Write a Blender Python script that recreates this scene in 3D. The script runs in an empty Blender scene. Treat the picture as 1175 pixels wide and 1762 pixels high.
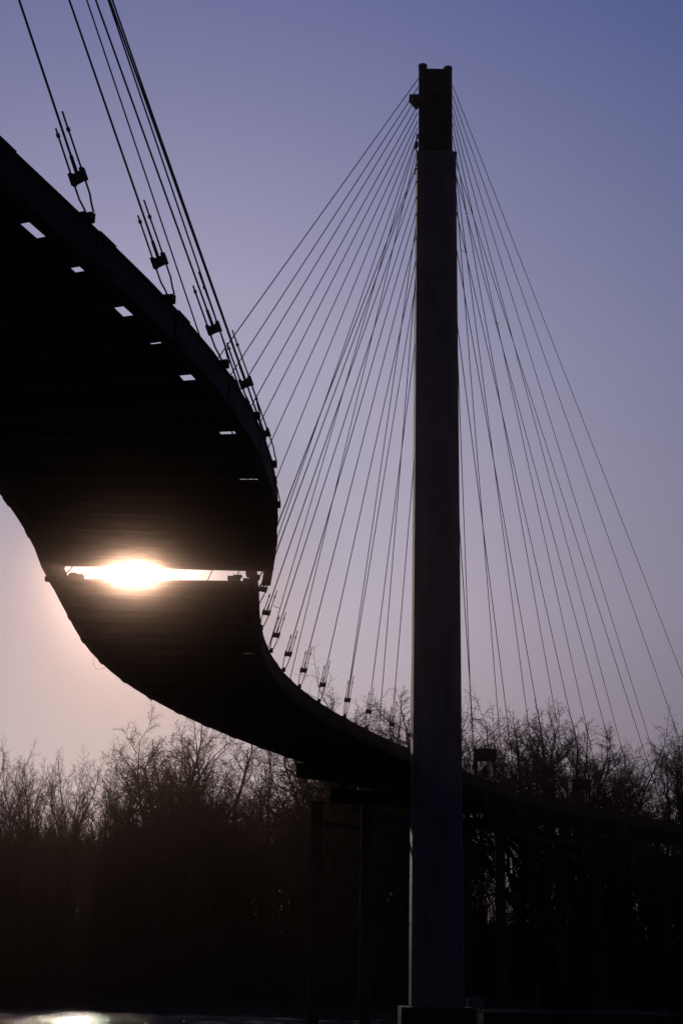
import bpy, bmesh, math, random
import numpy as np
from mathutils import Vector, Matrix


# ------------------------------------------------------------------ tuning
SKY_BASE = [(0.0, (.08, .055, .09)), (0.12, (.075, .06, .105)), (0.18, (.085, .073, .125)), (0.25, (.115, .105, .175)), (0.42, (.09, .105, .22)), (0.62, (.047, .068, .22)), (1.0, (.03, .04, .12))]
SKY_GLOW = [(0.0, (0, .01, .03)), (0.08, (0, .025, .05)), (0.15, (.15, .155, .19)), (0.2, (.195, .17, .195)), (0.33, (.11, .098, .11)), (0.5, (.03, .03, .035)), (0.8, (0, 0, 0))]
NISHITA_PART = 0.05
SUN_E = 2.0; EXPOSURE = 0.0; SUN_R = 0.6; SUN_L = 4500; WATER_BUMP = 0.2; WAVE_AMP = 0.009
HAZE = 0.0004; HAZE_G = 0.992; HAZE_COL = (1.0, .67, .57, 1)  # added haze, tinted warm to imitate the glow round the sun

C = bpy.context.scene.collection
SC = bpy.context.scene

# ------------------------------------------------------------------ camera
cam_d = bpy.data.cameras.new('camera'); cam = bpy.data.objects.new('camera', cam_d); C.objects.link(cam)
SC.camera = cam
cam_d.sensor_fit = 'VERTICAL'; cam_d.sensor_height = 36.0; cam_d.lens = 2400 / 1762 * 36.0
cam_d.clip_start = 0.1; cam_d.clip_end = 6000
PITCH = math.atan((1690 - 881) / 2400)
ROLL = math.radians(1.1)
cam.matrix_world = (Matrix.Translation((0, 0, 2.5)) @ Matrix.Rotation(math.pi / 2 + PITCH, 4, 'X') @ Matrix.Rotation(-ROLL * -1, 4, 'Z'))

# ------------------------------------------------------------------ sky, sun, exposure
SUN_EL = math.radians(15.81); SUN_AZ = math.radians(-8.75)       # azimuth from +Y towards +X
SUN_DIR = Vector((math.sin(SUN_AZ) * math.cos(SUN_EL), math.cos(SUN_AZ) * math.cos(SUN_EL), math.sin(SUN_EL)))
world = bpy.data.worlds.new('World'); SC.world = world; world.use_nodes = True
nt = world.node_tree; nt.nodes.clear()
def N(t, **k):
    n = nt.nodes.new(t)
    for a, b in k.items(): setattr(n, a, b)
    return n
def lk(a, b): nt.links.new(a, b)
def ramp(node, stops):
    cr = node.color_ramp
    while len(cr.elements) > 1: cr.elements.remove(cr.elements[-1])
    cr.elements[0].position = stops[0][0]; cr.elements[0].color = (*stops[0][1], 1)
    for p, c in stops[1:]:
        e = cr.elements.new(p); e.color = (*c, 1)
out = N('ShaderNodeOutputWorld'); bg = N('ShaderNodeBackground'); bg.inputs['Strength'].default_value = 0.1
sky = N('ShaderNodeTexSky', sky_type='NISHITA', sun_disc=False)
sky.sun_elevation = SUN_EL; sky.sun_rotation = SUN_AZ; sky.dust_density = 2.0; sky.ozone_density = 3.0
geo = N('ShaderNodeTexCoord')
sep = N('ShaderNodeSeparateXYZ'); lk(geo.outputs['Generated'], sep.inputs[0])
elev = N('ShaderNodeMapRange'); elev.inputs['From Min'].default_value = 0.0; elev.inputs['From Max'].default_value = 1.0
lk(sep.outputs['Z'], elev.inputs['Value'])
r1 = N('ShaderNodeValToRGB'); ramp(r1, SKY_BASE)
lk(elev.outputs[0], r1.inputs[0])
dot = N('ShaderNodeVectorMath', operation='DOT_PRODUCT'); lk(geo.outputs['Generated'], dot.inputs[0]); dot.inputs[1].default_value = SUN_DIR
ang = N('ShaderNodeMath', operation='ARCCOSINE', use_clamp=False); lk(dot.outputs['Value'], ang.inputs[0])
angn = N('ShaderNodeMapRange'); angn.inputs['From Max'].default_value = math.radians(60); lk(ang.outputs[0], angn.inputs['Value'])
r2 = N('ShaderNodeValToRGB'); ramp(r2, SKY_GLOW)
lk(angn.outputs[0], r2.inputs[0])
add = N('ShaderNodeVectorMath', operation='ADD'); lk(r1.outputs[0], add.inputs[0]); lk(r2.outputs[0], add.inputs[1])
# the sky opposite the sun is darker than the sky round it
back = N('ShaderNodeMapRange'); back.inputs['From Min'].default_value = -0.6; back.inputs['From Max'].default_value = 0.75
back.inputs['To Min'].default_value = 0.30; back.inputs['To Max'].default_value = 1.0
lk(dot.outputs['Value'], back.inputs['Value'])
sc2 = N('ShaderNodeVectorMath', operation='SCALE'); lk(add.outputs[0], sc2.inputs[0]); lk(back.outputs[0], sc2.inputs['Scale'])
sc3 = N('ShaderNodeVectorMath', operation='SCALE'); lk(sc2.outputs[0], sc3.inputs[0]); sc3.inputs['Scale'].default_value = 10.0
sk = N('ShaderNodeVectorMath', operation='SCALE'); lk(sky.outputs[0], sk.inputs[0]); sk.inputs['Scale'].default_value = NISHITA_PART
ad2 = N('ShaderNodeVectorMath', operation='ADD'); lk(sc3.outputs[0], ad2.inputs[0]); lk(sk.outputs[0], ad2.inputs[1])
lk(ad2.outputs[0], bg.inputs['Color']); lk(bg.outputs[0], out.inputs['Surface'])

ld = bpy.data.lights.new('sunlight', 'SUN'); ld.energy = SUN_E; ld.angle = math.radians(0.5); ld.color = (1.0, 0.86, 0.72)
lo = bpy.data.objects.new('sunlight', ld); C.objects.link(lo)
lo.rotation_euler = (-SUN_DIR).to_track_quat('-Z', 'Y').to_euler(); lo.location = (-60, 380, 110)
SC.view_settings.view_transform = 'Standard'; SC.view_settings.look = 'None'
SC.view_settings.exposure = EXPOSURE; SC.view_settings.gamma = 1.0; SC.view_settings.use_curve_mapping = False
SC.cycles.use_denoising = True
SC.cycles.volume_bounces = 0
SC.cycles.max_bounces = 6
SC.cycles.caustics_reflective = False; SC.cycles.caustics_refractive = False

# ------------------------------------------------------------------ materials
def mat(name, col, rough=0.6, metal=0.0, noise=0.0, scale=3.0, bump=0.0, bscale=20.0, spec=0.5, stretch=None):
    m = bpy.data.materials.new(name); m.use_nodes = True
    t = m.node_tree; b = t.nodes['Principled BSDF']
    b.inputs['Base Color'].default_value = (*col, 1); b.inputs['Roughness'].default_value = rough
    b.inputs['Metallic'].default_value = metal; b.inputs['Specular IOR Level'].default_value = spec
    tc = t.nodes.new('ShaderNodeTexCoord'); src = tc.outputs['Object']
    if stretch:
        mp = t.nodes.new('ShaderNodeMapping'); mp.inputs['Scale'].default_value = stretch
        t.links.new(src, mp.inputs[0]); src = mp.outputs[0]
    if noise:
        n = t.nodes.new('ShaderNodeTexNoise'); n.inputs['Scale'].default_value = scale; n.inputs['Detail'].default_value = 8
        t.links.new(src, n.inputs['Vector'])
        mx = t.nodes.new('ShaderNodeMix'); mx.data_type = 'RGBA'
        mx.inputs[6].default_value = (*[c * (1 - noise) for c in col], 1); mx.inputs[7].default_value = (*[min(1, c * (1 + noise)) for c in col], 1)
        t.links.new(n.outputs['Fac'], mx.inputs[0]); t.links.new(mx.outputs[2], b.inputs['Base Color'])
    if bump:
        n2 = t.nodes.new('ShaderNodeTexNoise'); n2.inputs['Scale'].default_value = bscale; n2.inputs['Detail'].default_value = 6
        t.links.new(src, n2.inputs['Vector'])
        bp = t.nodes.new('ShaderNodeBump'); bp.inputs['Strength'].default_value = bump; bp.inputs['Distance'].default_value = 0.05
        t.links.new(n2.outputs['Fac'], bp.inputs['Height']); t.links.new(bp.outputs[0], b.inputs['Normal'])
    return m
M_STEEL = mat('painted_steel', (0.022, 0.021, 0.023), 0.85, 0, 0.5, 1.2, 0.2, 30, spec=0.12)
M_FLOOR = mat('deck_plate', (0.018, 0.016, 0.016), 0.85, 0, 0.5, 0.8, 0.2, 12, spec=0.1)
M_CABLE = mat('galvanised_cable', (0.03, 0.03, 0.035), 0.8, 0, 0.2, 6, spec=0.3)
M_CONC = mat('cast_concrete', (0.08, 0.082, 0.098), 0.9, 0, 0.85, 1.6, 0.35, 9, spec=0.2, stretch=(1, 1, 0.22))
M_WOOD = mat('timber_form', (0.028, 0.022, 0.018), 0.9, 0, 0.4, 3, 0.3, 20, spec=0.1)
M_BARK = mat('bark', (0.035, 0.03, 0.028), 0.95, 0, 0.4, 2, spec=0.05)
M_TWIG = mat('twig', (0.035, 0.027, 0.025), 0.95, 0, 0.3, 2, spec=0.05)
M_MUD = mat('bank_mud', (0.06, 0.05, 0.042), 0.95, 0, 0.5, 0.4, 0.5, 3, spec=0.1)
M_SITE = mat('site_paint', (0.02, 0.02, 0.022), 1.0, 0, 0.4, 2, spec=0.02)
M_RED = mat('red_ribbon_plastic', (0.6, 0.05, 0.03), 0.6)
M_ROPE = mat('rope', (0.08, 0.06, 0.06), 0.9)
M_WATER = bpy.data.materials.new('river_water'); M_WATER.use_nodes = True
t = M_WATER.node_tree; b = t.nodes['Principled BSDF']
b.inputs['Base Color'].default_value = (0.035, 0.035, 0.035, 1); b.inputs['Roughness'].default_value = 0.06; b.inputs['IOR'].default_value = 1.33
tc = t.nodes.new('ShaderNodeTexCoord'); hs = []
for s_, st_, d_ in ((0.4, (1, 0.6, 1), .3), (1.5, (1, 0.6, 1), 0.4), (6, (1, .8, 1), 0.2)):
    mp = t.nodes.new('ShaderNodeMapping'); mp.inputs['Scale'].default_value = st_; mp.inputs['Rotation'].default_value = (0, 0, 0.4)
    n = t.nodes.new('ShaderNodeTexNoise'); n.inputs['Scale'].default_value = s_; n.inputs['Detail'].default_value = 3
    t.links.new(tc.outputs['Object'], mp.inputs[0]); t.links.new(mp.outputs[0], n.inputs['Vector'])
    mu = t.nodes.new('ShaderNodeMath'); mu.operation = 'MULTIPLY'; mu.inputs[1].default_value = d_; t.links.new(n.outputs['Fac'], mu.inputs[0]); hs.append(mu)
a1 = t.nodes.new('ShaderNodeMath'); t.links.new(hs[0].outputs[0], a1.inputs[0]); t.links.new(hs[1].outputs[0], a1.inputs[1])
a2 = t.nodes.new('ShaderNodeMath'); t.links.new(a1.outputs[0], a2.inputs[0]); t.links.new(hs[2].outputs[0], a2.inputs[1])
bp = t.nodes.new('ShaderNodeBump'); bp.inputs['Strength'].default_value = 1.0; bp.inputs['Distance'].default_value = WATER_BUMP
t.links.new(a2.outputs[0], bp.inputs['Height']); t.links.new(bp.outputs[0], b.inputs['Normal'])

# ------------------------------------------------------------------ mesh helpers
class MB:
    def __init__(s): s.v = []; s.f = []
    def add(s, vs, fs):
        n = len(s.v); s.v.extend([tuple(p) for p in vs]); s.f.extend([tuple(i + n for i in f) for f in fs]); return s
    def box(s, c, sx, sy, sz, ax=None):
        ax = ax or (Vector((1, 0, 0)), Vector((0, 1, 0)), Vector((0, 0, 1)))
        c = Vector(c); vs = []
        for k in (-1, 1):
            for j in (-1, 1):
                for i in (-1, 1): vs.append(c + ax[0] * (i * sx / 2) + ax[1] * (j * sy / 2) + ax[2] * (k * sz / 2))
        return s.add(vs, [(0, 2, 3, 1), (4, 5, 7, 6), (0, 1, 5, 4), (2, 6, 7, 3), (0, 4, 6, 2), (1, 3, 7, 5)])
    def tube(s, pts, rad, n=6, cap=True):
        pts = [Vector(p) for p in pts]
        rad = rad if isinstance(rad, (list, tuple)) else [rad] * len(pts)
        up = Vector((0, 0, 1)); vs = []; fs = []
        d0 = (pts[1] - pts[0]).normalized(); ref = up if abs(d0.z) < 0.9 else Vector((1, 0, 0))
        for i, p in enumerate(pts):
            d = (pts[min(i + 1, len(pts) - 1)] - pts[max(i - 1, 0)]).normalized()
            u = d.cross(ref).normalized(); w = d.cross(u)
            for k in range(n):
                a = 2 * math.pi * k / n; vs.append(p + (u * math.cos(a) + w * math.sin(a)) * rad[i])
        for i in range(len(pts) - 1):
            for k in range(n): fs.append((i * n + k, i * n + (k + 1) % n, (i + 1) * n + (k + 1) % n, (i + 1) * n + k))
        if cap: fs.append(tuple(range(n - 1, -1, -1))); fs.append(tuple((len(pts) - 1) * n + k for k in range(n)))
        return s.add(vs, fs)
    def bar(s, a, b_, w, h, side=None):
        a = Vector(a); b_ = Vector(b_); d = (b_ - a); L = d.length; d.normalize()
        sd = Vector(side) if side else (d.cross(Vector((0, 0, 1))) if abs(d.z) < 0.98 else Vector((1, 0, 0)))
        sd = (sd - d * sd.dot(d)).normalized(); u = sd.cross(d)
        return s.box((a + b_) / 2, w, L, h, (sd, d, u))
    def sweep(s, rings):                                        # rings: lists of the same closed profile
        n = len(rings[0]); vs = [p for r in rings for p in r]; fs = []
        for i in range(len(rings) - 1):
            for k in range(n): fs.append((i * n + k, (i + 1) * n + k, (i + 1) * n + (k + 1) % n, i * n + (k + 1) % n))
        fs.append(tuple(range(n))); fs.append(tuple((len(rings) - 1) * n + k for k in range(n - 1, -1, -1)))
        return s.add(vs, fs)
    def build(s, name, m, parent=None, smooth=False):
        me = bpy.data.meshes.new(name); me.from_pydata(s.v, [], s.f); me.update()
        if not getattr(s, 'raw', False):
            bm = bmesh.new(); bm.from_mesh(me); bmesh.ops.recalc_face_normals(bm, faces=bm.faces); bm.to_mesh(me); bm.free()
        me.materials.append(m)
        if smooth: me.polygons.foreach_set('use_smooth', [True] * len(me.polygons))
        o = bpy.data.objects.new(name, me); C.objects.link(o)
        if parent: o.parent = parent
        return o
def tag(o, label=None, cat=None, group=None, kind=None):
    if label: o['label'] = label
    if cat: o['category'] = cat
    if group: o['group'] = group
    if kind: o['kind'] = kind
    return o
def empty(name, loc, label=None, cat=None, group=None):
    o = bpy.data.objects.new(name, None); C.objects.link(o); o.location = loc; o.empty_display_size = 0.5
    return tag(o, label, cat, group)
def reparent(o, root):                                          # mesh was built in world space; make it local to root
    o.parent = root; o.location = -Vector(root.location)
    return o
def part(mb, name, m, root, label=None, smooth=False):
    o = mb.build(name, m, None, smooth); reparent(o, root)
    if label: o['label'] = label
    return o
def sub(mb, name, m, par):
    o = mb.build(name, m); o.parent = par; return o

# ------------------------------------------------------------------ setting: water, ground
def grid(name, x0, x1, y0, y1, nx, ny, zf, m):
    mb = MB(); vs = []; fs = []
    for j in range(ny + 1):
        for i in range(nx + 1):
            x = x0 + (x1 - x0) * i / nx; y = y0 + (y1 - y0) * j / ny; vs.append((x, y, zf(x, y)))
    for j in range(ny):
        for i in range(nx):
            a = j * (nx + 1) + i; fs.append((a, a + 1, a + nx + 2, a + nx + 1))
    mb.add(vs, fs); mb.raw = True
    return mb.build(name, m, None, True)
wr = random.Random(4)                                           # wind waves, real geometry where the water shows
WAVES = []
for i in range(16):
    lam = 0.9 * 1.19 ** i; th = wr.gauss(-1.35, .5); k_ = 2 * math.pi / lam
    WAVES.append((k_ * math.cos(th), k_ * math.sin(th), wr.uniform(0, 6.28), WAVE_AMP * lam ** .9 * (1.0 if lam < 5 else .35)))
def wxs(a_, b_, st): return [a_ + st * i for i in range(int((b_ - a_) / st) + 1)]
wx = [-500, -250, -120, -70] + wxs(-48, 24, .3) + [32, 45, 70, 120, 250, 500]
wy = [-60, 0, 40, 75] + wxs(90, 143, .3) + [150, 180, 260, 500]
mbw = MB(); mbw.raw = True; nx_ = len(wx); px_ = np.array(wx, float); vs_ = []
for y in wy:
    z_ = np.zeros(nx_)
    for kx, ky, ph, am in WAVES: z_ += am * np.sin(px_ * kx + y * ky + ph)
    z_ *= (0.5 + 0.5 * np.sin(px_ * .09 + y * .21)) * .6 + .4
    z_ *= (px_ > -49) * (px_ < 25) * (89 < y < 144)
    vs_ += [(float(x_), float(y), float(q_)) for x_, q_ in zip(px_, z_)]
mbw.add(vs_, [(j * nx_ + i, j * nx_ + i + 1, (j + 1) * nx_ + i + 1, (j + 1) * nx_ + i) for j in range(len(wy) - 1) for i in range(nx_ - 1)])
tag(mbw.build('river_water', M_WATER, None, True), kind='structure')
def wob(x, y, s=1.0): return (math.sin(x * 0.13 + 1.7) + math.sin(x * 0.31 + y * 0.11) * 0.6 + math.sin(y * 0.23 - x * 0.07) * 0.5) * s
def ss(t_): t_ = max(0, min(1, t_)); return t_ * t_ * (3 - 2 * t_)
def land_z(x, y):
    near = 14 + 1.2 * wob(x, 0) + (10 if x < -9 else 0) * ss((-9 - x) / 8)
    a = 1.5 * ss((near - y) / 6 + 0.35)
    far = 139.5 + 1.6 * wob(x, 0) - 1.5 * ss((x - 5) / 25)
    b_ = 2.6 * ss((y - far) / 11) + 1.4 * ss((y - far - 14) / 60)
    return -0.7 + max(a, 0) + b_ + 0.08 * wob(x * 5, y * 5)
tag(grid('river_bank', -500, 500, -60, 500, 250, 280, land_z, M_MUD), kind='structure')

# ------------------------------------------------------------------ bridge deck
ZB, ZT = 15.0, 15.75
STATIONS = [(-14.80, 2.00, -21.26, 5.92), (-13.93, 3.46, -20.44, 7.29), (-13.08, 4.93, -19.63, 8.68), (-12.25, 6.41, -18.85, 10.07), (-11.43, 7.90, -18.09, 11.47), (-10.64, 9.41, -17.34, 12.88), (-9.87, 10.92, -16.62, 14.30), (-9.12, 12.45, -15.92, 15.72), (-8.40, 13.99, -15.25, 17.16), (-7.69, 15.54, -14.59, 18.60), (-7.02, 17.09, -13.96, 20.05), (-6.36, 18.66, -13.36, 21.51), (-5.74, 20.24, -12.77, 22.97), (-5.12, 21.83, -12.15, 24.58), (-4.51, 23.41, -11.57, 26.09), (-3.92, 25.01, -11.05, 27.51), (-3.39, 26.62, -10.60, 28.86), (-2.92, 28.26, -10.22, 30.17), (-2.53, 29.91, -9.92, 31.46), (-2.23, 31.59, -9.68, 32.74), (-2.01, 33.27, -9.50, 34.03), (-1.88, 34.97, -9.38, 35.36), (-1.83, 36.67, -9.33, 36.73), (-1.85, 38.37, -9.32, 38.15), (-1.92, 40.06, -9.35, 39.64), (-2.04, 41.76, -9.43, 41.18), (-2.18, 43.45, -9.53, 42.78), (-2.34, 45.15, -9.65, 44.44), (-2.51, 46.84, -9.75, 46.15), (-2.66, 48.53, -9.84, 47.92), (-2.79, 50.23, -9.92, 49.73), (-2.89, 51.92, -10.01, 51.58), (-2.95, 53.62, -10.06, 53.47), (-2.96, 55.32, -10.05, 55.38), (-2.92, 57.02, -9.95, 57.31), (-2.82, 58.72, -9.79, 59.25), (-2.66, 60.41, -9.55, 61.18), (-2.45, 62.10, -9.24, 63.09), (-2.17, 63.77, -8.86, 64.99), (-1.84, 65.44, -8.41, 66.85), (-1.46, 67.10, -7.94, 68.69), (-1.03, 68.74, -7.42, 70.50), (-0.56, 70.38, -6.87, 72.28), (-0.05, 72.00, -6.28, 74.03), (0.49, 73.61, -5.65, 75.75), (1.07, 75.21, -5.01, 77.44), (1.66, 76.80, -4.35, 79.11), (2.28, 78.39, -3.68, 80.75), (2.92, 79.96, -2.99, 82.38), (3.57, 81.53, -2.28, 83.99), (4.24, 83.10, -1.57, 85.60), (4.92, 84.65, -0.85, 87.19), (5.61, 86.21, -0.14, 88.79), (6.31, 87.75, 0.59, 90.39), (7.03, 89.30, 1.33, 91.98), (7.76, 90.83, 2.09, 93.57), (8.51, 92.36, 2.87, 95.16), (9.27, 93.87, 3.67, 96.75), (10.06, 95.38, 4.50, 98.34), (10.87, 96.87, 5.36, 99.93), (11.71, 98.35, 6.26, 101.51), (12.58, 99.82, 7.19, 103.08), (13.47, 101.26, 8.15, 104.64), (14.40, 102.69, 9.15, 106.18), (15.36, 104.09, 10.19, 107.70), (16.34, 105.48, 11.26, 109.19), (17.36, 106.84, 12.36, 110.66), (18.41, 108.18, 13.48, 112.10), (19.48, 109.50, 14.63, 113.51), (20.58, 110.80, 15.79, 114.89), (21.69, 112.08, 16.96, 116.24), (22.82, 113.35, 18.13, 117.56), (23.96, 114.61, 19.30, 118.85), (25.11, 115.87, 20.45, 120.11), (26.25, 117.12, 21.58, 121.35), (27.39, 118.39, 22.67, 122.57), (28.51, 119.67, 23.76, 123.82), (29.63, 120.95, 24.90, 125.11), (30.76, 122.22, 26.05, 126.41), (31.89, 123.49, 27.20, 127.69), (33.03, 124.75, 28.36, 128.98), (34.17, 126.01, 29.52, 130.25), (35.32, 127.26, 30.68, 131.53), (36.47, 128.51, 31.85, 132.79), (37.63, 129.75, 33.03, 134.06), (38.79, 130.99, 34.21, 135.31), (39.96, 132.23, 35.39, 136.57), (41.14, 133.46, 36.58, 137.81), (42.31, 134.68, 37.78, 139.06), (43.50, 135.90, 38.98, 140.29), (44.68, 137.12, 40.18, 141.53), (45.87, 138.33, 41.39, 142.76), (47.07, 139.54, 42.60, 143.98), (48.27, 140.74, 43.82, 145.20), (49.48, 141.94, 45.04, 146.42), (50.69, 143.14, 46.26, 147.63), (51.90, 144.33, 47.49, 148.83), (53.12, 145.52, 48.73, 150.04), (54.34, 146.70, 49.96, 151.23), (55.56, 147.88, 51.20, 152.43), (56.79, 149.05, 52.45, 153.61)]
FRONT = [(-37.0, 150, 23.4, 0), (-33.9, 152, 23.4, 1), (-30.8, 149, 20.9, 0), (-29.3, 153, 23.9, 1), (-25.8, 150, 23.0, 0), (-24.2, 154, 22.9, 1), (-21.1, 150, 21.3, 0), (-20.6, 156, 24.7, 2), (-17.1, 147, 26.4, 3), (-14.3, 150, 26.6, 2), (-11.4, 148, 25.3, 4), (-9.0, 155, 26.0, 2), (-5.9, 149, 24.2, 4), (-3.6, 157, 27.5, 3), (-0.9, 152, 28.1, 2), (1.9, 150, 30.5, 3), (4.4, 156, 30.5, 4), (6.9, 151, 28.5, 2), (10.2, 158, 29.6, 3), (12.4, 150, 27.8, 2), (15.2, 148, 28.3, 4), (18.8, 154, 30.2, 3), (21.8, 149, 28.3, 5), (25.5, 157, 29.0, 4), (27.1, 150, 27.9, 5), (30.5, 155, 26.9, 2), (31.4, 149, 26.7, 3), (35.2, 156, 25.6, 4), (36.5, 150, 25.6, 5), (40.3, 153, 27.9, 3)]
BACK = [(-45.1, 160.8, 19.8, 5), (-41.5, 161.0, 20.6, 1), (-36.7, 156.7, 18.8, 3), (-32.7, 156.6, 20.5, 1), (-31.3, 157.7, 21.1, 3), (-27.1, 156.8, 19.1, 4), (-23.7, 161.8, 22.2, 0), (-20.6, 161.9, 23.2, 1), (-16.3, 159.2, 21.2, 5), (-12.1, 161.8, 23.9, 1), (-7.2, 157.8, 20.7, 2), (-4.9, 157.6, 21.0, 2), (-1.6, 156.0, 23.2, 5), (3.0, 158.1, 26.6, 2), (6.2, 158.9, 25.9, 5), (9.3, 161.6, 26.6, 5), (13.3, 159.3, 25.8, 3), (16.7, 156.1, 25.1, 0), (21.9, 161.7, 26.5, 0), (25.8, 161.7, 24.9, 2), (28.2, 157.5, 24.0, 3), (31.5, 160.8, 24.3, 2), (34.1, 156.5, 22.4, 2), (39.0, 156.9, 24.1, 2), (43.9, 157.9, 23.7, 2), (46.5, 159.8, 23.2, 5), (-44.4, 164.0, 19.1, 0), (-43.4, 168.5, 21.0, 0), (-39.0, 168.0, 20.9, 3), (-34.5, 168.9, 22.6, 5), (-31.9, 168.0, 21.2, 1), (-25.0, 163.8, 20.7, 3), (-23.4, 163.9, 21.2, 3), (-19.9, 169.0, 23.9, 1), (-14.0, 165.9, 23.4, 5), (-11.8, 165.8, 23.9, 1), (-8.4, 166.2, 21.8, 1), (-3.3, 165.0, 24.0, 0), (0.2, 166.3, 25.5, 4), (3.7, 167.6, 25.3, 5), (8.1, 164.8, 27.6, 4), (12.3, 165.9, 27.0, 5), (16.0, 165.0, 24.7, 1), (19.8, 166.3, 28.8, 2), (22.8, 164.7, 27.9, 4), (27.4, 165.1, 25.5, 5), (30.5, 165.5, 24.5, 1), (36.4, 168.9, 24.8, 2), (38.3, 164.0, 24.3, 2), (44.0, 167.1, 25.0, 5), (47.1, 166.7, 25.2, 4), (49.8, 164.8, 23.2, 4), (-49.1, 176.3, 21.5, 0), (-46.4, 175.7, 21.6, 1), (-42.3, 175.8, 21.2, 0), (-35.6, 173.0, 19.8, 1), (-34.2, 174.9, 20.0, 4), (-30.4, 174.3, 21.8, 4), (-26.7, 176.3, 23.3, 2), (-22.5, 173.7, 23.3, 3), (-16.4, 175.3, 23.6, 0), (-13.1, 173.8, 24.6, 4), (-9.8, 177.7, 23.9, 1), (-5.5, 175.9, 23.3, 2), (-1.3, 174.3, 27.2, 3), (4.0, 175.7, 25.5, 2), (7.7, 174.3, 26.5, 2), (11.0, 172.8, 26.5, 5), (16.0, 174.6, 27.1, 1), (19.2, 176.2, 28.2, 3), (24.4, 175.6, 27.0, 2), (27.7, 173.5, 28.5, 0), (30.8, 175.0, 25.8, 2), (34.7, 176.0, 28.7, 3), (38.3, 172.8, 27.4, 3), (41.8, 173.6, 25.4, 3), (47.9, 173.6, 26.6, 1), (52.2, 175.0, 26.7, 3), (-51.5, 188.3, 21.7, 0), (-47.9, 184.7, 24.2, 5), (-43.1, 186.2, 23.7, 3), (-38.9, 187.9, 22.3, 1), (-35.2, 185.7, 23.7, 0), (-28.1, 183.1, 22.5, 3), (-25.5, 188.7, 23.2, 5), (-21.1, 185.3, 24.0, 3), (-16.6, 188.4, 24.8, 3), (-11.9, 188.0, 27.1, 5), (-7.6, 186.9, 24.6, 3), (-3.0, 185.9, 28.1, 4), (1.3, 186.2, 26.5, 3), (4.7, 183.4, 26.9, 1), (8.1, 183.4, 29.8, 0), (12.5, 183.4, 28.6, 3), (18.3, 188.1, 31.1, 1), (21.9, 183.7, 28.0, 1), (27.5, 185.6, 28.8, 1), (30.5, 184.0, 29.3, 4), (34.2, 187.0, 28.6, 5), (38.1, 186.5, 29.6, 5), (42.4, 183.1, 26.2, 0), (47.1, 185.9, 26.6, 5), (52.1, 187.2, 29.1, 1), (56.0, 184.7, 26.3, 4), (-55.7, 197.4, 25.1, 1), (-52.5, 200.1, 23.2, 1), (-46.2, 199.7, 22.7, 3), (-43.8, 200.9, 23.4, 0), (-38.4, 202.2, 26.4, 4), (-33.7, 202.3, 25.6, 3), (-27.7, 200.2, 26.4, 4), (-23.6, 197.9, 28.4, 3), (-19.1, 197.7, 27.9, 5), (-15.4, 201.2, 28.2, 3), (-11.0, 199.0, 27.5, 4), (-5.3, 199.3, 26.1, 5), (-0.4, 201.8, 29.0, 3), (4.5, 197.2, 30.5, 4), (6.9, 197.4, 31.3, 0), (11.0, 197.2, 31.3, 3), (17.6, 199.6, 31.1, 2), (22.9, 199.6, 30.8, 3), (26.5, 200.9, 33.4, 0), (31.1, 202.3, 32.3, 1), (36.3, 201.9, 32.6, 2), (41.4, 202.4, 31.9, 2), (46.8, 202.6, 29.7, 5), (48.7, 202.1, 29.1, 1), (52.7, 198.7, 27.8, 5), (57.1, 197.2, 26.4, 5)]
LABELS_FRONT = ['at the left picture edge', 'second from the left picture edge', 'third from the left picture edge', 'fourth from the left, slightly taller', 'fifth from the left edge', 'sixth from the left edge', 'seventh from the left edge', 'stepping up before the tall clump', 'tallest in the clump below the deck, left', 'just right of the tallest left tree, touching the deck outline', 'third in the clump under the lower deck', 'half hidden below the middle of the lower deck', 'below the lower deck, before its left bent', 'crown behind the deck above the left falsework bent', 'poking above the deck, first left of the tower group', 'rising highest above the deck left of the tower', 'second highest above the deck left of the tower', 'above the deck nearest the tower on its left', 'hidden mostly by the tower shaft', 'just behind the tower right side', 'over the first scaffold frame', 'tallest immediately right of the first scaffold frame', 'between the two scaffold frames, front', 'between the two scaffold frames, behind', 'over the second scaffold frame', 'right of the second scaffold frame', 'midway between second scaffold frame and picture edge', 'before the dip near the right edge', 'at the right picture edge, in front', 'cut by the right picture edge, behind']
def lerp(a, b_, t_): return a + (b_ - a) * t_
class Sec:                                                      # one cross section of the deck
    def __init__(s, t):
        s.R = Vector((t[0], t[1], 0)); s.L = Vector((t[2], t[3], 0)); s.n = (s.L - s.R).normalized(); s.W = (s.L - s.R).length
    def at(s, v, z): p = s.R + s.n * v; return Vector((p.x, p.y, z))   # v metres in from the right edge
UP_S = [Sec(t) for t in STATIONS if t[1] < 42.0]
UP_END = Sec((-2.19, 43.36, -9.62, 43.18)); UP_GR = Sec((-2.32, 44.95, -9.68, 44.45))
LO_GR = Sec((-2.80, 45.3, -9.72, 45.0)); LO_BEG = Sec((-2.84, 45.9, -9.74, 46.05))
LO_S = [Sec((t[0] - .3 * math.exp(-(t[1] - 47) / 7), t[1], t[2], t[3])) for t in STATIONS if 46.9 < t[1] and t[3] > 46.8]
GR_W, GL_W = 0.30, 0.30
def girder(name, secs, right, root):
    mb = MB(); w = GR_W if right else GL_W
    def ring(s):
        f = (lambda v, z: s.at(v, z)) if right else (lambda v, z: s.at(s.W - v, z))
        pr = [(0, ZB), (w, ZB), (w, ZB + .035), (.07, ZB + .035), (.07, ZT - .04), (w, ZT - .04), (w, ZT), (0, ZT), (0, ZT - .04), (.045, ZT - .04), (.045, ZB + .035), (0, ZB + .035)]
        return [f(*q) for q in pr]
    mb.sweep([ring(s) for s in secs])
    return part(mb, name, M_STEEL, root)
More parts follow.
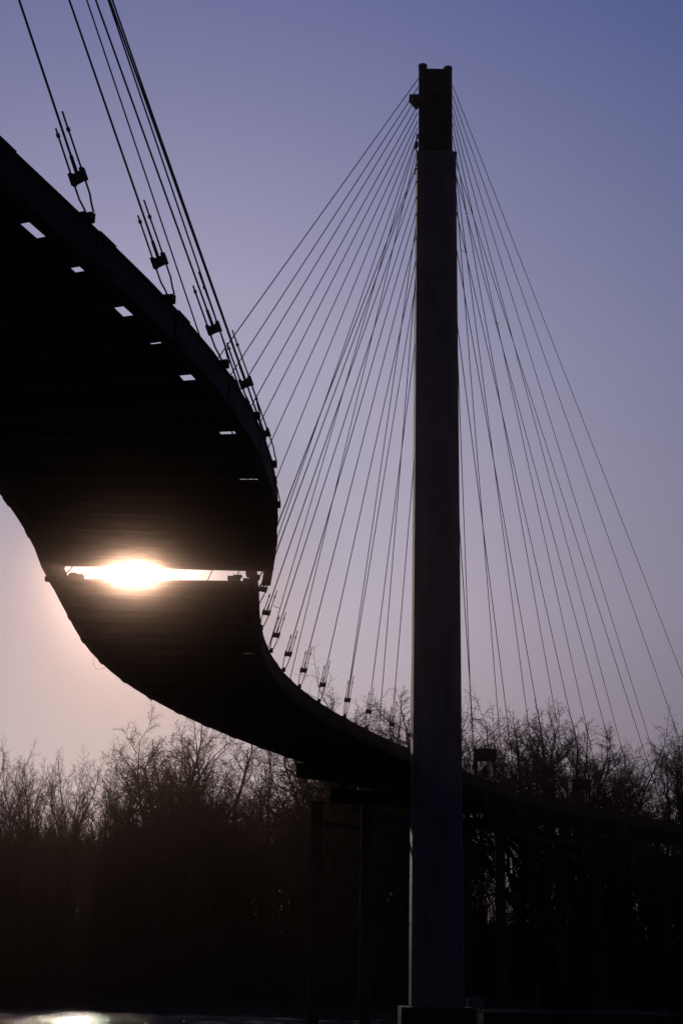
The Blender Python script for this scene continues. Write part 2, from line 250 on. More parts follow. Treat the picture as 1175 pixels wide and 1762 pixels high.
def splice(s, d, right, root):                                  # bolted cover plates where two girder lengths meet
    mb = MB(); v = -0.012 if right else s.W + 0.012
    t_ = Vector((-s.n.y, s.n.x, 0)); ax = (s.n, t_, Vector((0, 0, 1)))
    k = 1 if right else -1
    mb.box(s.at(v + .05 * k, 15.375), .03, .62, .58, ax); mb.box(s.at(v + .10 * k, ZT + .01), .2, .6, .018, ax); mb.box(s.at(v + .12 * k, ZB - .016), .24, .7, .03, ax)
    for i in range(-3, 4):
        for z in (15.17, 15.58): mb.box(s.at(v + .03 * k, z) + t_ * i * .08, .045, .02, .02, ax)
        mb.box(s.at(v + .10 * k, ZT + .026) + t_ * i * .08, .022, .022, .02, ax)
    return part(mb, 'splice_plate', M_STEEL, root)
def floor_panel(secs, root, holes):
    mb = MB(); z0, z1 = 15.365, 15.425
    cols = [0.14, 0.95, 1.5, None, None]
    rings = []
    for s in secs:
        vs = [0.14, 0.42, 0.92, s.W * 0.5, s.W - 0.12]; rings.append(vs)
    solid = []
    idx = {}
    def vid(i, j, k):
        key = (i, j, k)
        if key not in idx:
            idx[key] = len(mb.v); mb.v.append(tuple(secs[i].at(rings[i][j], z1 if k else z0)))
        return idx[key]
    nI, nJ = len(secs) - 1, 4
    cell = lambda i, j: 0 <= i < nI and 0 <= j < nJ and not ((i, j) in holes)
    for i in range(nI):
        for j in range(nJ):
            if not cell(i, j): continue
            mb.f.append((vid(i, j, 1), vid(i, j + 1, 1), vid(i + 1, j + 1, 1), vid(i + 1, j, 1)))
            mb.f.append((vid(i, j, 0), vid(i + 1, j, 0), vid(i + 1, j + 1, 0), vid(i, j + 1, 0)))
            for (di, dj, a, b_) in ((-1, 0, (i, j), (i, j + 1)), (1, 0, (i + 1, j), (i + 1, j + 1)), (0, -1, (i, j), (i + 1, j)), (0, 1, (i, j + 1), (i + 1, j + 1))):
                if not cell(i + di, j + dj): mb.f.append((vid(*a, 0), vid(*b_, 0), vid(*b_, 1), vid(*a, 1)))
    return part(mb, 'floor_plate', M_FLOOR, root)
def cross_beam(s, root, name='cross_beam'):
    mb = MB(); t_ = Vector((-s.n.y, s.n.x, 0)); a, b_ = s.at(.08, 0), s.at(s.W - .08, 0)
    L = (b_ - a).length; c = (a + b_) / 2; ax = (s.n, t_, Vector((0, 0, 1)))
    for z, w, h in ((15.065, .16, .022), (15.2, .014, .25), (15.345, .16, .03)): mb.box((c.x, c.y, z), L, w, h, ax)
    return part(mb, name, M_STEEL, root)
def midsec(a, b_, t_):
    p = a.R.lerp(b_.R, t_); q = a.L.lerp(b_.L, t_); return Sec((p.x, p.y, q.x, q.y))

def build_deck(name, label, secs, gr_r, gr_l, floor_secs, hole_cells, beams, splices):
    root = empty(name, (secs[len(secs) // 3].R + secs[len(secs) // 3].L) / 2 + Vector((0, 0, ZB)), label, 'bridge deck')
    girder('edge_girder', gr_r, True, root); girder('edge_girder', gr_l, False, root)
    floor_panel(floor_secs, root, hole_cells)
    for s in beams: cross_beam(s, root)
    for s in splices: splice(s, 0, True, root); splice(s, 0, False, root)
    return root
# near length: hole strips beside each cross beam, right hand side
fs = []; holes = set(); rnd = random.Random(3)
for i, s in enumerate(UP_S[:-1]):
    nx = UP_S[i + 1]; h = 0.68 if i % 2 else 0.50
    fs.append(midsec(s, nx, 0.06 - .25)); fs.append(midsec(s, nx, h - .25))
    holes.add((2 * i, 1))
fs.append(UP_END)
deck_a = build_deck('bridge_deck', 'dark underside of the near curved deck length crossing the top left, above the gap',
    UP_S + [UP_END], UP_S + [UP_GR], UP_S + [UP_END, UP_GR], fs, holes, [UP_S[0]] + [midsec(p, q, .75) for p, q in zip(UP_S[:-1], UP_S[1:])] + [UP_END], UP_S[4::2])
deck_b = build_deck('bridge_deck', 'far curved deck length starting below the gap and sweeping right behind the tower',
    [LO_BEG] + LO_S, [LO_GR, LO_BEG] + LO_S, [LO_GR, LO_BEG] + LO_S, [LO_BEG] + LO_S, {(5, 1), (9, 1)}, [LO_BEG] + LO_S, LO_S[1::2][:24])
# bearing blocks and jacking brackets at the open joint
mb = MB(); axA = (LO_BEG.n, Vector((-LO_BEG.n.y, LO_BEG.n.x, 0)), Vector((0, 0, 1)))
mb.box(LO_BEG.at(LO_BEG.W - .72, 15.49), .5, .35, .13, axA); mb.box(LO_BEG.at(LO_BEG.W - .62, 15.58), .22, .25, .06, axA)
part(mb, 'bearing_block', M_STEEL, deck_b)
mb = MB(); mb.box(LO_BEG.at(.78, 15.49), .42, .35, .13, axA); mb.box(LO_BEG.at(.66, 15.58), .3, .2, .07, axA)
part(mb, 'bearing_block', M_STEEL, deck_b)
mb = MB(); s = LO_GR
mb.box(s.at(.2, 15.55), .34, .5, .22, axA); mb.box(s.at(.33, 15.1), .2, .9, .24, axA); mb.box(s.at(.14, 15.86), .1, .3, .25, axA)
part(mb, 'joint_bracket', M_STEEL, deck_b)
mb = MB(); mb.box(s.at(s.W - .2, 15.55), .3, .9, .26, axA); mb.box(s.at(s.W + .05, 15.1), .16, .2, .14, axA); mb.box(s.at(s.W - .2, 15.12), .22, .8, .18, axA)
part(mb, 'joint_bracket', M_STEEL, deck_b)

# ------------------------------------------------------------------ towers
def make_tower(label):
    base = Vector((5.27, 75, 0)); root = empty('bridge_tower', (5.27, 75, 0), label, 'bridge tower')
    top = Vector((5.42, 75, 57.6)); z0, z1 = 1.3, 50.65
    cx = lambda z: lerp(5.27, 5.42, (z - 1.5) / 56)
    mb = MB(); rings = []
    zs = [z0]; z = z0
    while z < z1 - 4.3:
        z += 4.1; zs += [z - .025, z - .024, z + .024, z + .025]
    zs.append(z1)
    for i, z in enumerate(zs):
        w = lerp(2.66, 2.37, (z - z0) / (z1 - z0)) / 2; g = 0.0
        if i and i < len(zs) - 1 and (i - 1) % 4 in (1, 2): g = 0.03
        w -= g; ch = .13; d = w * 1.02
        x = cx(z)
        rings.append([Vector((x + a, 75 + b_, z)) for a, b_ in ((-w + ch, -d), (w - ch, -d), (w, -d + ch), (w, d - ch), (w - ch, d), (-w + ch, d), (-w, d - ch), (-w, -d + ch))])
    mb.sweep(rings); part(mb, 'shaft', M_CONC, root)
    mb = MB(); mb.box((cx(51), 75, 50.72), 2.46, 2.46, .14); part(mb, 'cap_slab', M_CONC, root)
    # steel anchor head: two round columns, a web between, diaphragms and cable lugs
    for s, zt in ((-1, 57.85), (1, 57.7)):
        mb = MB(); x0 = cx(51) + s * .80; x1 = cx(57) + s * .80
        mb.tube([(x0, 75, 50.8), (x1, 75, zt - .12)], .26, 20); mb.tube([(x1, 75, zt - .12), (x1, 75, zt)], .285, 20)
        part(mb, 'column', M_STEEL, root)
    mb = MB(); mb.box((cx(54), 75, 54.05), 1.2, .5, 6.5); part(mb, 'web_plate', M_STEEL, root)
    mb = MB(); mb.box((cx(57), 75, 57.36), 1.2, .62, .12); part(mb, 'top_beam', M_STEEL, root)
    for k in range(6):
        mb = MB(); mb.box((cx(54), 75, 51.6 + k * 1.0), 1.15, .66, .07); part(mb, 'diaphragm', M_STEEL, root)
    return root
tower = make_tower('tall dark slender concrete bridge tower with twin-column steel head, right of centre')
mb = MB()
x = 4.33
mb.add([(x, 74.6, 55.45), (x, 75.4, 55.45), (x - .58, 74.6, 55.42), (x - .58, 75.4, 55.42), (x, 74.6, 54.85), (x, 75.4, 54.85), (x - .14, 74.6, 54.85), (x - .14, 75.4, 54.85)],
    [(0, 1, 3, 2), (4, 6, 7, 5), (0, 2, 6, 4), (1, 5, 7, 3), (2, 3, 7, 6), (0, 4, 5, 1)])
mb.box((x - .04, 75, 54.98), .16, .3, .34)
part(mb, 'work_bracket', M_STEEL, tower)
mb = MB(); mb.box((4.22, 74.9, 51.95), .2, .3, .28); mb.box((4.17, 74.9, 51.75), .1, .16, .3); part(mb, 'bracket', M_STEEL, tower)
mb = MB(); mb.box((4.27, 74.9, 52.55), .12, .2, .3); part(mb, 'bracket', M_STEEL, tower)
mb = MB(); mb.box((5.27, 75, .45), 3.7, 4.2, 1.9)
for k in range(12): mb.box((3.6 + k * .3, 72.88, .4), .14, .08, 1.8)
part(mb, 'footing', M_STEEL, tower)

# ------------------------------------------------------------------ stay cables
def nearest_n(x, y):
    s = min(UP_S + [UP_END] + LO_S, key=lambda q: min((q.R - Vector((x, y, 0))).length, (q.L - Vector((x, y, 0))).length)); return s.n
def stay(T, A, label, group, rods=(1.95, 2.2), r=.026):
    n = nearest_n(*A); T = Vector(T); A = Vector((A[0], A[1], ZT + .12))
    root = empty('stay_cable', A, label, 'stay cable', group)
    d = (T - A); L = d.length; d.normalize()
    sd = (n - d * n.dot(d)).normalized(); u = sd.cross(d)
    o = -Vector(A); P = lambda a, s_=0.0, w=0.0: d * a + sd * s_ + u * w        # local coordinates
    def mk(mb, name, m, sm=False): return sub(mb, name, m, root)
    mb = MB(); ax = (sd, u, d)
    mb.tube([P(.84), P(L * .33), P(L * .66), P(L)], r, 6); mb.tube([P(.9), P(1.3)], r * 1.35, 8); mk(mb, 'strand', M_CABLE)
    mb = MB(); mb.box(P(.83), .30, .10, .19, ax); mb.box(P(.85, .125), .07, .12, .25, ax); mb.box(P(.85, -.125), .07, .12, .25, ax); mk(mb, 'crosshead', M_STEEL)
    for s_, ln in ((1, rods[0]), (-1, rods[1])):
        mb = MB(); mb.tube([P(.06, .075 * s_), P(.22, .085 * s_), P(.42, .118 * s_), P(.60, .12 * s_), P(ln, .118 * s_)], .021, 6)
        ro = mk(mb, 'threaded_rod', M_STEEL)
        mb = MB(); k = ln - (.18 if s_ > 0 else .42); mb.tube([P(k, .118 * s_), P(k + .06, .118 * s_)], .042, 6); sub(mb, 'nut', M_STEEL, ro)
    mb = MB(); z = Vector((0, 0, 1)); t_ = Vector((-n.y, n.x, 0))
    mb.box((0, 0, -.04), .15, .05, .19, (n, t_, z)); mb.box(t_ * .08 - z * .03, .13, .05, .15, (n, t_, z)); mb.box(t_ * .2 + Vector((0, 0, -.10)), .16, .3, .03, (n, t_, z))
    mk(mb, 'anchor_lug', M_STEEL)
    return root
ORD = ['first', 'second', 'third', 'fourth', 'fifth', 'sixth', 'seventh', 'eighth', 'ninth', 'tenth', 'eleventh', 'twelfth', 'thirteenth']
LF = [((4.34, 75, 56.89), (-9.78, 47.3)), ((4.33, 75, 56.23), (-10.04, 52.0)), ((4.31, 75, 55.63), (-10.03, 55.7)), ((4.3, 75, 54.9), (-9.74, 59.5)), ((4.29, 75, 54.34), (-9.30, 62.8)), ((4.28, 75, 53.71), (-8.56, 66.25)), ((4.27, 75, 53.2), (-7.6, 69.9)), ((4.26, 75, 52.56), (-6.44, 73.55)), ((4.25, 75, 52.4), (-5.08, 77.2)), ((4.24, 75, 51.68), (-3.55, 81.0)), ((4.19, 75, 46.23), (0.1, 89.35)), ((4.17, 75, 42.66), (2.62, 94.7))]
for i, (T, A) in enumerate(LF):
    stay(T, A, 'thin stay cable dropping left behind the deck, %s highest on the tower left side' % ORD[i], 'stay cables left of the tower to the far deck edge')
RF = [((4.22, 75, 50.56), (-2.88, 46.9)), ((4.21, 75, 50.31), (-3.06, 50.5)), ((4.21, 75, 49.4), (-3.1, 54.2)), ((4.2, 75, 48.29), (-2.87, 58.2)), ((4.2, 75, 47.2), (-2.46, 62.0)), ((4.19, 75, 45.63), (-1.83, 65.65)), ((4.18, 75, 43.84), (-0.93, 69.2)), ((4.17, 75, 42.23), (0.39, 73.3)), ((4.15, 75, 38.35), (1.62, 76.7)), ((4.11, 75, 31.07), (3.10, 80.5)), ((4.09, 75, 27.2), (4.40, 83.6))]
for i, (T, A) in enumerate(RF):
    stay(T, A, 'stay cable to the tower, clamped at the %s twin-rod socket right of the gap' % ORD[i], 'stay cables left of the tower to the near deck edge')
FA = [((6.5, 75, 56.41), (41.46, 142.8)), ((6.49, 75, 55.68), (36.87, 138.1)), ((6.49, 75, 54.95), (32.15, 133.1)), ((6.49, 75, 54.27), (27.8, 128.35)), ((6.49, 75, 53.59), (23.75, 123.85)), ((6.49, 75, 52.66), (20.1, 119.75)), ((6.48, 75, 51.65), (16.7, 115.95)), ((6.59, 75, 49.86), (13.4, 112.0)), ((6.59, 75, 40.7), (10.6, 108.3))]
for i, (T, A) in enumerate(FA):
    stay(T, A, 'stay cable from tower head right to deck far edge, %s from the outermost' % ORD[i], 'stay cables right of the tower to the far deck edge')
FB = [((6.48, 75, 51.48), (27.6, 118.65)), ((6.59, 75, 50.24), (23.5, 114.1)), ((6.59, 75, 47.78), (19.75, 109.8)), ((6.59, 75, 45.2), (16.1, 105.15)), ((6.59, 75, 40.39), (12.75, 100.15)), ((6.59, 75, 28.65), (9.3, 93.9))]
for i, (T, A) in enumerate(FB):
    stay(T, A, 'stay cable from tower shaft right to deck near edge, %s from the outermost' % ORD[i], 'stay cables right of the tower to the near deck edge')
NF = [((-16.35, 19.5, 47.16), (-4.74, 22.8)), ((-17.11, 19.5, 51.61), (-3.59, 26.0)), ((-17.33, 19.5, 52.87), (-2.7, 29.15)), ((-17.7, 19.5, 55.07), (-2.14, 32.2)), ((-17.94, 19.5, 56.43), (-1.85, 35.6)), ((-18.19, 19.5, 57.94), (-1.87, 39)), ((-17.74, 19.5, 55.27), (-2.24, 44))]
for i, (T, A) in enumerate(NF):
    stay(T, A, 'thick foreground stay cable leaving the top left, %s socket along the near deck' % ORD[i], 'foreground stay cables at top left')

# ------------------------------------------------------------------ small things on the cables and deck
def wire(name, pts, r, m, label, cat, group=None):
    mb = MB(); p0 = Vector(pts[0]); mb.tube([Vector(p) - p0 for p in pts], r, 5)
    o = mb.build(name, m); o.location = p0; return tag(o, label, cat, group)
wire('dangling_wire', [(-10.05, 56.5, 15.1), (-10.09, 56.5, 14.85), (-10.05, 56.5, 14.64), (-9.92, 56.52, 14.52), (-9.75, 56.5, 14.52), (-9.57, 56.5, 14.61)], .008, M_ROPE, 'thin loose wire hanging in a hook below the deck left edge', 'wire')
wire('red_ribbon', [(-2.66, 54.3, 16.80), (-2.60, 54.3, 16.76), (-2.50, 54.3, 16.70), (-2.40, 54.3, 16.68)], .014, M_RED, 'small red ribbon fluttering from a cable socket near the gap', 'ribbon')
for pts, lb in (([(7.32, 76.2, 47.92), (7.45, 76.2, 47.93), (7.58, 76.2, 47.9)], 'short rope tail between cables, highest of three right of tower'),
                ([(7.0, 76.0, 45.24), (7.2, 76.0, 45.16), (7.42, 76.0, 45.1)], 'short slanting rope tail between cables, middle of three right of tower'),
                ([(9.55, 80.5, 42.6), (9.66, 80.5, 42.56), (9.82, 80.5, 42.55)], 'short rope tail on a cable, lowest of three right of tower')):
    wire('rope_tail', pts, .016, M_ROPE, lb, 'rope')

# formwork frames standing on the deck right of the tower
def frame(loc, ang_, sc_, label):
    root = empty('scaffold_frame', loc, label, 'scaffold frame', 'scaffold frames on the deck'); root.rotation_euler = (0, 0, ang_); root.scale = (sc_,) * 3
    for sx in (-1, 1):
        for sy in (-1, 1):
            mb = MB(); mb.box((sx * .62, sy * .45, .57), .26 if sx < 0 else .18, .14, 1.14); sub(mb, 'leg', M_WOOD, root)
    mb = MB(); mb.box((0, 0, 1.45), 1.52, 1.2, .62); mb.box((0, 0, 1.79), 1.6, 1.28, .05); mb.box((-.78, 0, .9), .03, 1.1, .1); sub(mb, 'hood', M_WOOD, root)
    mb = MB(); mb.tube([(.1, 0, 0), (.1, 0, .45)], .2, 12); mb.tube([(.1, 0, .45), (.1, 0, .72)], .12, 12); mb.box((.2, 0, .78), .26, .12, .1); sub(mb, 'jack', M_STEEL, root)
    mb = MB(); mb.bar((-.55, -.45, .25), (.5, -.45, .30), .05, .05); mb.bar((-.5, .45, .2), (.5, .45, 1.0), .05, .05); sub(mb, 'brace', M_STEEL, root)
    return root
frame((9.95, 95.0, 15.82), math.radians(2), 1.0, 'dark boxy scaffold frame on the deck just right of the tower')
frame((18.7, 108.4, 15.85), math.radians(4), 0.96, 'smaller dark scaffold frame on the deck farther right, against bare trees')

# ------------------------------------------------------------------ falsework under the far deck
def bent(name, x0, x1, y0, y1, zc, capx, label, legs=None, zb=-1.2):
    root = empty(name, ((x0 + x1) / 2, (y0 + y1) / 2, 0), label, 'falsework bent', 'falsework bents under the far deck')
    for x, y in (legs or ((x0, y0), (x1, y1))):
        mb = MB(); mb.tube([(x, y, zb), (x, y, zc)], .34, 14); mb.tube([(x, y, zc - .06), (x, y, zc)], .46, 14); part(mb, 'leg', M_STEEL, root)
    mb = MB(); a, b_ = Vector((capx[0], y0, zc + .38)), Vector((capx[1], y1, zc + .38))
    mb.bar(a, b_, .5, .05); mb.bar(a + Vector((0, 0, .33)), b_ + Vector((0, 0, .33)), .5, .05); mb.bar(a + Vector((0, 0, .165)), b_ + Vector((0, 0, .165)), .08, .29)
    mb.bar(a - Vector((0, 0, .36)), b_ - Vector((0, 0, .36)), .5, .05); mb.bar(a - Vector((0, 0, .18)), b_ - Vector((0, 0, .18)), .08, .32)
    part(mb, 'cap_beam', M_STEEL, root)
    for z in (zc - 1.2, zc - 6.3):
        mb = MB(); mb.bar((x0, y0, z), (x1, y1, z), .16, .2); part(mb, 'cross_tie', M_STEEL, root)
    for za, zb_ in ((zc - 1.3, zc - 6.2), (zc - 6.2, zc - 1.3)):
        mb = MB(); mb.bar((x0, y0 - .2, za), (x1, y1 - .2, zb_), .07, .07); part(mb, 'brace', M_STEEL, root)
    for k in (.12, .5, .88):
        mb = MB(); p = a.lerp(b_, k); mb.box((p.x, p.y, zc + .72 + (ZB - zc - .74) / 2), .4, .4, ZB - zc - .76); part(mb, 'packing', M_WOOD, root)
    return root
bent('falsework_bent', -1.05, 1.77, 80, 82, 12.15, (-.3, 5.6), 'falsework bent of two pipe legs in the water left of the tower', legs=((-1.05, 80), (1.77, 80)))
bent('falsework_bent', 8.7, 11.0, 95, 95.5, 12.35, (7.0, 13.2), 'falsework bent of two pipe legs close right of the tower')
bent('falsework_bent', 17.2, 20.4, 110, 112, 12.9, (15.8, 23.5), 'falsework bent of two pipe legs under the second scaffold frame')
bent('falsework_bent', 29.5, 33.5, 128, 125.5, 13.0, (28, 35), 'falsework bent under the deck at the right picture edge')
# long beams between the bents
def beam(a, b_, w, h, name, label, cat='support beam'):
    mb = MB(); a = Vector(a); b_ = Vector(b_); o = a.copy(); a2 = Vector((0, 0, 0)); b2 = b_ - o
    mb.bar(a2, b2, w, .05); mb.bar(a2 + Vector((0, 0, h)), b2 + Vector((0, 0, h)), w, .05); mb.bar(a2 + Vector((0, 0, h / 2)), b2 + Vector((0, 0, h / 2)), .06, h - .05)
    ob = mb.build(name, M_STEEL); ob.location = o; return tag(ob, label, cat)
beam((-2.4, 84.6, 14.22), (6.6, 93.0, 14.22), .6, .72, 'support_girder', 'dark steel girder jutting out below the deck left of the tower')
beam((1.0, 83.2, 12.0), (8.9, 95.2, 11.9), .25, .3, 'support_girder', 'slim horizontal girder tying the bents behind the tower')
beam((11.3, 95.6, 12.0), (20.2, 110, 12.6), .3, .35, 'support_girder', 'slim horizontal girder between the two bents right of the tower')
# ------------------------------------------------------------------ work barge, boxes
br = empty('work_barge', (10.9, 79, 0), 'dark flat work barge moored at the tower foot, lower right', 'barge')
mb = MB(); mb.box((12.7, 80.5, .52), 10.4, 14, 1.3)
for k in range(9): mb.box((7.9 + k * 1.2, 73.47, .5), .12, .06, 1.2)
part(mb, 'hull', M_STEEL, br)
mb = MB(); mb.box((12.7, 80.5, 1.21), 10.2, 13.8, .06); part(mb, 'deck', M_SITE, br)
for k in range(8):
    mb = MB(); mb.tube([(7.9 + k * 1.35, 86.8, 1.24), (7.9 + k * 1.35, 86.8, 2.3)], .03, 6); part(mb, 'rail_post', M_STEEL, br)
mb = MB(); mb.tube([(7.9, 86.8, 2.26), (17.35, 86.8, 2.26)], .022, 6); mb.tube([(7.9, 86.8, 1.8), (17.35, 86.8, 1.8)], .018, 6); part(mb, 'rail', M_STEEL, br)
c_ = empty('storage_container', (13.2, 84.2, 1.24), 'low pale storage container standing on the barge', 'container')
mb = MB(); mb.box((0, 0, .75), 3.0, 1.6, 1.4)
for k in range(14): mb.box((-1.35 + k * .21, -.82, .75), .09, .05, 1.25)
sub(mb, 'body', M_SITE, c_)
mb = MB(); mb.box((0, 0, 1.48), 3.1, 1.7, .07); sub(mb, 'lid', M_SITE, c_)
for sx in (-1, 1):
    mb = MB(); mb.box((sx * 1.1, 0, .03), .16, 1.5, .06); sub(mb, 'skid', M_WOOD, c_)
bk = MB(); bk.box((0, 0, .26), .95, .8, .5); bk.box((0, 0, .55), .7, .55, .08); o = bk.build('concrete_block', M_CONC); o.location = (8.1, 83.6, 1.245)
tag(o, 'squat concrete block beside the tower foot on the barge', 'block')

# ------------------------------------------------------------------ trees
def tree_meshes(seed, style):
    rnd = random.Random(seed); T = MB(); K = MB(); T.raw = K.raw = True
    def seg(mb, pts, r0, r1, n):
        rad = [r0 + (r1 - r0) * i / (len(pts) - 1) for i in range(len(pts))]
        mb.tube(pts, rad, n, cap=False)
    def grow(p, d, L, r, lv):
        n = (7, 6, 5, 4, 3)[lv]; pts = [p.copy()]; wander = (.06, .12, .16, .22, .28)[lv]
        up = (0.05, .09, .08, .05, .02)[lv] * style['up']
        dirs = []
        for i in range(n):
            d = (d + Vector((rnd.gauss(0, wander), rnd.gauss(0, wander), rnd.gauss(0, wander * .7))) + Vector((0, 0, up))).normalized()
            p = p + d * (L / n); pts.append(p.copy()); dirs.append(d.copy())
        r1 = r * (.5 if lv == 0 else .3)
        seg(T if lv < 2 else K, pts, r, r1, (8, 5, 4, 3, 3)[lv])
        if lv == 4: return
        nb = style['nb'][lv]
        for k in range(nb):
            lo = style['lo'][lv]; f = lo + (1 - lo) * ((k + rnd.random()) / nb)
            i = min(n - 1, int(f * n)); q = pts[i].lerp(pts[i + 1], f * n - i); dd = dirs[i]
            ax = dd.cross(Vector((rnd.gauss(0, 1), rnd.gauss(0, 1), rnd.gauss(0, 1)))).normalized()
            a = math.radians(rnd.uniform(*style['ang'][lv]))
            nd = (dd * math.cos(a) + ax * math.sin(a)).normalized()
            if lv < 2 and nd.z < .1: nd.z = abs(nd.z) * .5 + .15; nd.normalize()
            ll = L * style['len'][lv] * rnd.uniform(.65, 1.15) * (1.0 - .28 * f)
            rr = max((r + (r1 - r) * f) * rnd.uniform(.5, .72), style['tw'][lv])
            grow(q, nd, ll, rr, lv + 1)
        if lv < 3:                                             # leader carries on
            grow(pts[-1], dirs[-1], L * .42, max(r1, style['tw'][lv]), lv + 1)
    st = style['stems']
    for k in range(st):
        a = rnd.uniform(0, 6.28); o = Vector((math.cos(a), math.sin(a), 0)) * (.0 if st == 1 else .4)
        grow(o, (Vector((0, 0, 1)) + o * rnd.uniform(.1, .4)).normalized(), style['H'] * rnd.uniform(.9, 1.05), style['r'], 0)
    zz = [v[2] for v in K.v]; h = .5 * float(np.percentile(zz, 99)) + .5 * max(zz)
    return T, K, h
TW = (.052, .027, .016, .012)
SLIM = dict(up=1.5, nb=(10, 7, 7, 8), lo=(.25, .15, .15, .1), ang=((18, 45), (20, 50), (25, 60), (30, 75)), len=(.55, .5, .5, .5), H=15, r=.17, stems=2, tw=TW)
SLIM2 = dict(SLIM, stems=3, H=13, nb=(9, 7, 6, 5), r=.14)
BROAD = dict(up=1.0, nb=(8, 7, 8, 9), lo=(.38, .3, .2, .1), ang=((28, 62), (25, 60), (30, 70), (35, 85)), len=(.75, .55, .5, .5), H=13, r=.34, stems=1, tw=TW)
BROAD2 = dict(BROAD, ang=((35, 70), (30, 60), (30, 70), (35, 85)), H=11, stems=2, nb=(6, 7, 8, 9))
BUSHY = dict(BROAD, up=1.3, nb=(9, 7, 8, 8), len=(.6, .55, .5, .45), H=14, r=.28)
WIDE = dict(BROAD, up=.8, stems=2, H=12, nb=(6, 8, 8, 9), len=(.9, .55, .5, .5), r=.36, ang=((25, 50), (25, 60), (30, 70), (35, 85)))
PROTO = []
for i, stl in enumerate((SLIM, SLIM2, BROAD, WIDE, BUSHY, BROAD2)):
    T, K, h = tree_meshes(11 + i, stl)
    a = T.build('trunk', M_BARK); b2 = K.build('crown', M_TWIG)
    PROTO.append((a, b2, h, [False])); print('TREE', i, len(T.f), len(K.f), round(h, 1))
def tree(x, y, h, k, rot, label, group, name='bare_tree', jit=1.0):
    a, b_, H, used = PROTO[k]; s_ = h / H
    root = empty(name, (x, y, land_z(x, y) - .1), label, 'tree', group); root.rotation_euler = (0, 0, rot); root.scale = (s_ * jit, s_ * jit, s_)
    for p in (a, b_):
        if used[0]: p = p.copy(); C.objects.link(p)
        p.parent = root
    used[0] = True
WORDS = ['slender many-stemmed', 'thin upright', 'round-headed', 'broad spreading', 'dense bushy', 'forked twiggy']
rnd = random.Random(8)
PLACE = LABELS_FRONT
for i, (x, y, h, k) in enumerate(FRONT):
    tree(x, y, h * (1.07 if 8 <= i <= 17 else 1.02), k, rnd.uniform(0, 6.28), '%s bare tree %s' % (WORDS[k], PLACE[i]), 'bare trees in the front row of the far bank', jit=1.12)
for i, (x, y, h, k) in enumerate(BACK):
    if x > 9: h -= 3.4 + .05 * (y - 155)
    if x > 9 and i % 3 == 1: continue
    if 13 < x < 34 and y < 192 and i % 2: continue
    side = 'left of the tower' if x < 6 else 'right of the tower'
    tree(x, y, h - 3.2, k, rnd.uniform(0, 6.28), 'bare tree crowded in the dark wood behind the front row, %s' % side, 'wood trees %s' % side, jit=rnd.uniform(.9, 1.25))

# undergrowth: brush and saplings nobody could count
U = MB(); U.raw = True; rnd = random.Random(21)
def tri_tube(a, b_, r):
    d = (b_ - a).normalized(); u = d.cross(Vector((.3, .8, .1))).normalized(); w = d.cross(u)
    vs = [a + u * r, a - u * r * .5 + w * r * .87, a - u * r * .5 - w * r * .87, b_]
    U.add(vs, [(0, 1, 3), (1, 2, 3), (2, 0, 3)])
for i in range(7500):
    y = 141.5 + 60 * rnd.random() ** 1.6; x = rnd.uniform(-62, 66)
    if y < 143 + 1.6 * wob(x, 0): y += 3
    h = rnd.uniform(2.5, 6.5) + 7.5 * ss((y - 146) / 26) * rnd.random()
    p = Vector((x, y, land_z(x, y) - .1)); d = Vector((rnd.gauss(0, .18), rnd.gauss(0, .18), 1)).normalized()
    q = p + d * h; tri_tube(p, q, rnd.uniform(.03, .09))
    for k in range(9):
        a = p.lerp(q, rnd.uniform(.15, .95)); dd = (d + Vector((rnd.gauss(0, .5), rnd.gauss(0, .5), rnd.gauss(0, .25)))).normalized()
        e = a + dd * rnd.uniform(.8, 2.6); tri_tube(a, e, .03)
        tri_tube(a.lerp(e, .5), a.lerp(e, .5) + (dd + Vector((rnd.gauss(0, .6), rnd.gauss(0, .6), .2))).normalized() * 1.2, .022)
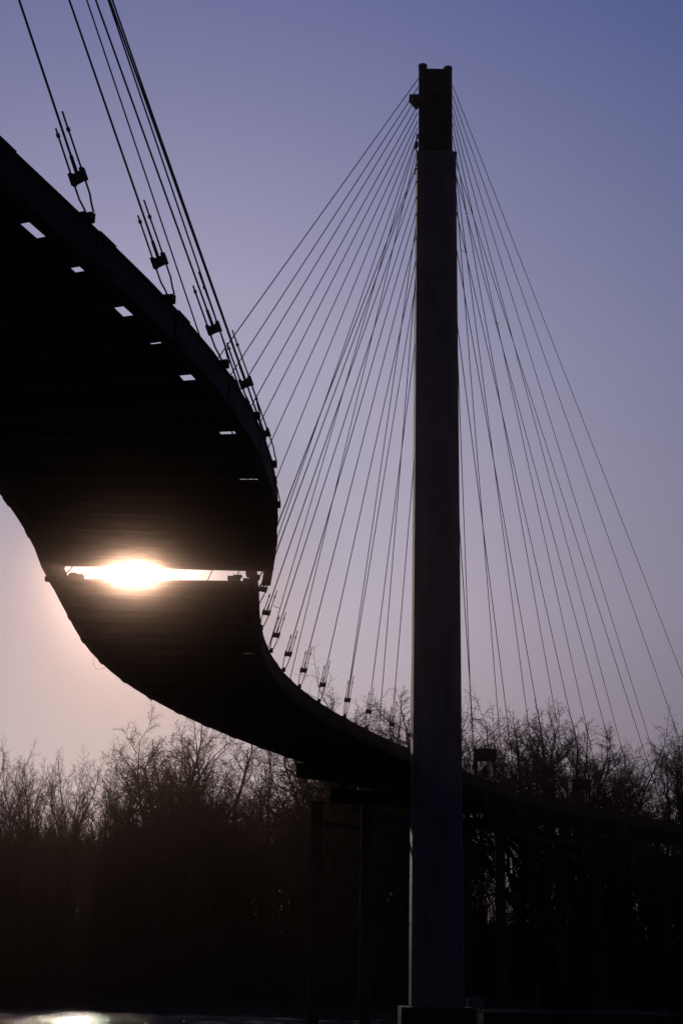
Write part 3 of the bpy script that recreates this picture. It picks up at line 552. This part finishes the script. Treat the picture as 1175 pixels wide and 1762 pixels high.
for i in range(3000):
    x = rnd.uniform(-66, 70); y = rnd.uniform(176, 206); h = rnd.uniform(8, 14.5)
    p = Vector((x, y, land_z(x, y) - .1)); q = p + Vector((rnd.gauss(0, .6), rnd.gauss(0, .6), h)); tri_tube(p, q, rnd.uniform(.07, .16))
    for k in range(7):
        a = p.lerp(q, rnd.uniform(.2, .95)); e = a + Vector((rnd.gauss(0, 1.1), rnd.gauss(0, .8), rnd.uniform(.5, 2.4))); tri_tube(a, e, .05)
tag(U.build('undergrowth', M_TWIG), 'dark tangle of leafless brush along the far river bank', 'undergrowth', kind='stuff')

# ------------------------------------------------------------------ the sun itself, and haze added to spread its glow
bm = bmesh.new(); bmesh.ops.create_icosphere(bm, subdivisions=4, radius=2000 * math.radians(SUN_R)); me = bpy.data.meshes.new('sun'); bm.to_mesh(me); bm.free()
m = bpy.data.materials.new('sun_fire'); m.use_nodes = True; t = m.node_tree; t.nodes.clear()
e = t.nodes.new('ShaderNodeEmission'); e.inputs['Color'].default_value = (1, .88, .70, 1); e.inputs['Strength'].default_value = SUN_L
o_ = t.nodes.new('ShaderNodeOutputMaterial'); t.links.new(e.outputs[0], o_.inputs[0]); m.cycles.emission_sampling = 'FRONT'
me.materials.append(m); so = bpy.data.objects.new('sun', me); C.objects.link(so); so.location = Vector((0, 0, 2.5)) + SUN_DIR * 2000
tag(so, 'blazing white low sun showing through the gap in the deck', 'sun', kind='structure')
if HAZE:  # added volume standing in for lens bloom across the deck gap
    mb = MB(); mb.box((0, 220, 31.5), 1010, 570, 68); hz = mb.build('haze', M_ROPE); hz.data.materials.clear()
    m = bpy.data.materials.new('haze'); m.use_nodes = True; t = m.node_tree; t.nodes.clear()
    pv = t.nodes.new('ShaderNodeVolumePrincipled'); pv.inputs['Color'].default_value = HAZE_COL; pv.inputs['Density'].default_value = HAZE; pv.inputs['Anisotropy'].default_value = HAZE_G
    o_ = t.nodes.new('ShaderNodeOutputMaterial'); t.links.new(pv.outputs[0], o_.inputs['Volume'])
    m.cycles.volume_sampling = 'EQUIANGULAR'; hz.data.materials.append(m); tag(hz, 'thin haze added over the river to spread the sun glow', 'haze', kind='stuff')
